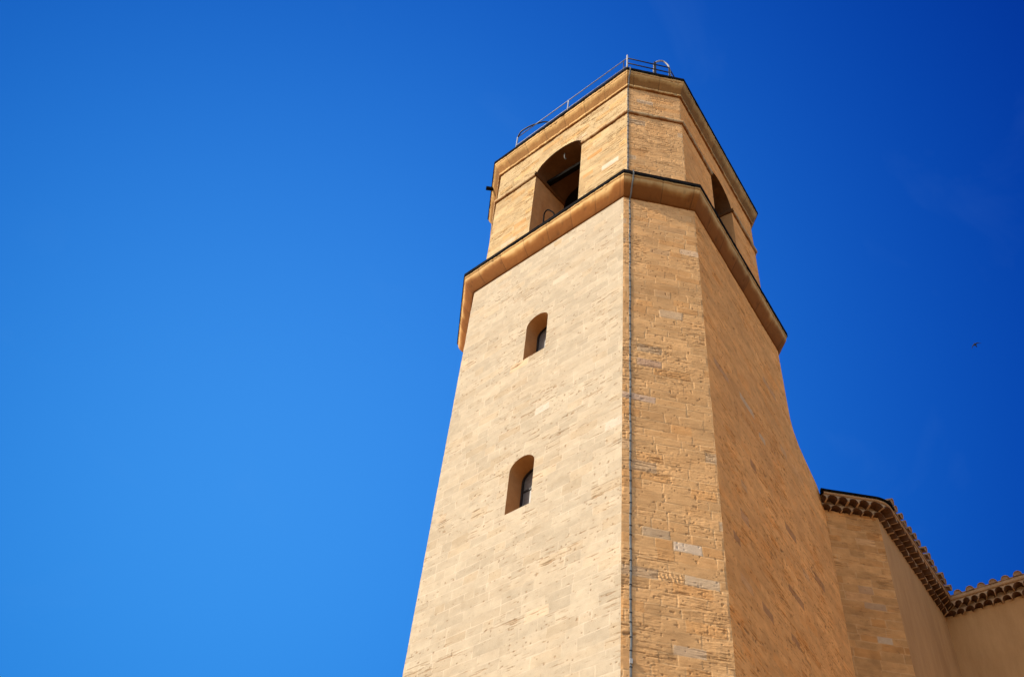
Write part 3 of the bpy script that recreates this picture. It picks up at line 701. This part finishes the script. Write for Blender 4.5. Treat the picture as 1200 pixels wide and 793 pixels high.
def strip(rows):
    m = len(rows[0]); v = np.concatenate(rows); ii = np.arange(len(rows) - 1)[:, None] * m + np.arange(m - 1)[None]
    return v, np.stack([ii, ii + 1, ii + m + 1, ii + m], -1).reshape(-1, 4), np.zeros((len(v), 3))
def genoise(kind, z0, o_in, o_out, pitch, r, ht, phase, seed):
    P, N, s = eave_path(kind); ph = ((s + phase) / pitch); k = np.floor(ph); x = (ph - k - .5) * pitch
    jit = (_h(k, k * 3, seed) - .5) * .035; rad = r * (1 + (_h(k, k * 5, seed + 1) - .5) * .2); z0 = z0 + (_h(k, k * 9, seed + 2) - .5) * .014
    arch = np.sqrt(np.clip(rad ** 2 - x ** 2, 0, None))
    zb = z0 + np.where(arch > 0, arch, -.004); th = .011
    zo = z0 + np.sqrt(np.clip((rad + th) ** 2 - x ** 2, 0, None)); zo = np.maximum(zo, zb + .001); ztop = np.full_like(s, z0 + ht)
    A = mitred(P, N, s, o_in - .06, kind); B = mitred(P, N, s, o_out, kind); B = B + N * jit[:, None]; Bm = mitred(P, N, s, o_out - .012, kind)
    f = lambda X, z: np.concatenate([X, z[:, None]], 1)
    tile = strip([f(A, zb + .01), f(B, zb), f(B, zo), f(Bm, zo)])
    flat_ = (arch[:-1] <= 0) & (arch[1:] <= 0); sel = np.tile(flat_, 3); tq = tile[1]; gap = (tile[0], tq[sel], tile[2]); tile = (tile[0], tq[~sel], tile[2])
    backw = strip([f(A, np.full_like(s, -.03) + ztop - ht), f(A, ztop)])
    zmid = zo * .55 + ztop * .45
    w = (fbm(s * 14, s * 0 + z0, seed + 5, 3) - .5) * .012
    mort = strip([f(Bm, zo - .002), f(Bm + N * (w + .004)[:, None], zmid), f(Bm + N * w[:, None], ztop), f(A, ztop)])
    return tile, merge([mort, gap, backw])
for kind in (0, 1):
    t1, m1 = genoise(kind, zm(ZE), 0.0, .125, .225, .092, .125, .05, 101 + kind)
    t2, m2 = genoise(kind, zm(ZE) + .135, .125, .27, .225, .092, .125, .16, 111 + kind)
    v, q, c = merge([t1, t2]); e = link('eave_tiles', np_mesh('eave_tiles', v, q), M_SHADETILE, church)
    P, N, s = eave_path(kind); zt_ = zm(ZE) + .262; bh = .05 if kind == 0 else .115
    f = lambda X, z: np.concatenate([X, np.full((len(X), 1), z)], 1)
    band = strip([f(mitred(P, N, s, .10, kind), zt_), f(mitred(P, N, s, .285, kind), zt_), f(mitred(P, N, s, .292, kind), zt_ + bh * .5), f(mitred(P, N, s, .29, kind), zt_ + bh), f(mitred(P, N, s, .0, kind), zt_ + bh)])
    v, q, c = merge([m1, m2, band]); link('eave_mortar', np_mesh('eave_mortar', v, q), M_MORTAR, church)
# roofs: under-slab and rows of canal tiles running up the slope from the eave
def tiled_roof(kind, a, d, n, L, cutfun, z0, over, slope, length, pitch, r, seed, name):
    bm = bmesh.new(); a = np.array(a) * K; k = 0; s = .05
    d3 = Vector((d[0], d[1], 0)); up3 = Vector((-n[0] * math.cos(slope), -n[1] * math.cos(slope), math.sin(slope))); rg = random.Random(seed)
    nz = d3.cross(up3).normalized();  nz = nz if nz.z > 0 else -nz
    A3 = Vector((a[0], a[1], z0)) + Vector((n[0], n[1], 0)) * over
    while s < L:
        lo_, hi_ = cutfun(s)
        if True:
            for row in range(int(length / .32)):
                if row * .32 < lo_: continue
                j = rg.uniform(-.016, .016); base = A3 + d3 * (s + j) + up3 * (row * .32 + lo_ * 0 + rg.uniform(-.04, .03)) + nz * (.012 + rg.uniform(-.010, .008))
                R0, R1 = r * rg.uniform(.96, 1.05), r * .86; ring = []
                for (rad, t_, lift) in ((R0, 0, .018), (R1, .38, 0.0)):
                    for dr in (0, -.013):
                        ring.append([bm.verts.new(base + up3 * t_ + nz * lift + (d3 * math.cos(w) + nz * math.sin(w)) * (rad + dr)) for w in np.linspace(0, math.pi, 9)])
                o0, i0, o1, i1 = ring
                if row == 0: bm.faces.new([bm.verts.new(v_.co + up3 * .02) for v_ in i0])
                for x in range(8):
                    bm.faces.new((o0[x], o0[x + 1], o1[x + 1], o1[x])); bm.faces.new((i0[x], i1[x], i1[x + 1], i0[x + 1])); bm.faces.new((o0[x], i0[x], i0[x + 1], o0[x + 1]))
        s += pitch
    return bm_obj(name, bm, M_TILE, church, True)
zr0 = zm(ZE) + .262
d1 = un(6.0); n1 = np.array([d1[1], -d1[0]]); d2 = un(-86); n2 = np.array([d2[1], -d2[0]]); d0 = un(-42); n0_ = np.array([d0[1], -d0[0]])
tiled_roof(0, q1, d1, n1, K * 5.8 - .42, lambda s: (0, 9), zr0 + .06, .36, R(17), 2.6, .262, .095, 5, 'roof_tiles')
tiled_roof(1, q2 + d2 * (.42 / K), d2, n2, 9.3, lambda s: (0, 9), zr0 + .060, .33, R(17), 2.6, .275, .095, 6, 'roof_tiles')
# roof bed (slab under the tiles)
def bed(a, b, n_a, n_b, z0, over, slope, length, th):
    a = np.array(a) * K; b = np.array(b) * K; bm = bmesh.new()
    pa = a + n_a * over; pb = b + n_b * over; ra = a - n_a * length; rb = b - n_b * length; rise = (length + over) * math.tan(slope)
    vs_ = [bm.verts.new((*p, z)) for p, z in ((pa, z0), (pb, z0), (rb, z0 + rise), (ra, z0 + rise), (pa, z0 - th), (pb, z0 - th), (rb, z0 + rise - th), (ra, z0 + rise - th))]
    for f in ((0, 1, 2, 3), (7, 6, 5, 4), (0, 4, 5, 1), (1, 5, 6, 2), (2, 6, 7, 3), (3, 7, 4, 0)): bm.faces.new([vs_[i] for i in f])
    return bm
mi = (n1 + n2) / (1 + n1 @ n2)
bmA = bed(q1, q2, n1, mi, zr0 + .075, .31, R(17), 2.4, .022); bm_obj('roof_bed', bmA, M_TILE, church)
bmB = bed(q2, q2 + d2 * 14, mi, n2, zr0 + .112, .30, R(17), 2.4, .022); bm_obj('roof_bed', bmB, M_TILE, church)
# dark metal edge over the stone wall and round its corner
P, N, s = eave_path(0); msk = s < K * (1.64 + .45); P, N = P[msk], N[msk]; f = lambda o_, z: np.concatenate([P + N * o_, np.full((len(P), 1), z)], 1)
v, q, c = strip([f(.20, zr0 + .050), f(.325, zr0 + .046), f(.33, zr0 + .085), f(.30, zr0 + .09), f(-.5, zr0 + .30)])
link('metal_roof_edge', np_mesh('metal_roof_edge', v, q, smooth=False), M_LEAD, church)
bm = bmesh.new(); tb = Vector((*(K * (S0 + un(-42) * .16)), zr0 + .12)) + Vector((*n0_, 0)) * .20
add_tube(bm, [tb - Vector((*d0, 0)) * .20 + Vector((0, 0, .02)), tb + Vector((*d0, 0)) * .14], .055, 10); bm_obj('ridge_tile', bm, M_LEAD, church, True)

# ------------------------------------------------------------------ bird
def build_bird():
    px = (1143, 404); d = (fwd + rgt * ((px[0] - 600) / 1180) - upv * ((px[1] - 396.5) / 1180)); d.normalize()
    c = Vector((K * -13.02803, K * -9.7938, 1.6)) + d * 46
    bm = bmesh.new(); ax = (rgt * .85 + upv * .53).normalized(); sd_ = ax.cross(d).normalized(); up_ = ax.cross(sd_)
    rings = []
    for t, r in ((-.10, .004), (-.07, .014), (-.02, .024), (.03, .024), (.06, .016), (.085, .006)):
        rings.append([bm.verts.new(sd_ * t + ax * (math.cos(w) * r) + up_ * (math.sin(w) * r)) for w in np.linspace(0, 2 * math.pi, 8, endpoint=False)])
    for A_, B_ in zip(rings, rings[1:]):
        for k in range(8): bm.faces.new((A_[k], A_[(k + 1) % 8], B_[(k + 1) % 8], B_[k]))
    bm.faces.new(rings[0][::-1]); bm.faces.new(rings[-1])
    for sg in (-1, 1):
        prof = [(0, .045, -.01), (.07, .055, .0), (.13, .03, -.005), (.19, -.03, -.01)]; top = []; 
        for y, x0, x1 in prof:
            ch_ = .05 * (1 - y / .21) + .006
            top.append([bm.verts.new(ax * (sg * y) + sd_ * (x0 + e_ * ch_ - .03) + up_ * (.01 * y / .2 + h_)) for e_, h_ in ((.5, 0), (0, .004), (-.5, 0), (0, -.004))])
        for A_, B_ in zip(top, top[1:]):
            for k in range(4): bm.faces.new((A_[k], A_[(k + 1) % 4], B_[(k + 1) % 4], B_[k]))
        bm.faces.new(top[-1])
    o = bm_obj('bird', bm, M_BIRD, None, True); o.location = c; o.scale = (1.2, 1.2, 1.2)
    tag(o, 'small dark bird flying with spread wings in the blue sky', 'bird')
build_bird()
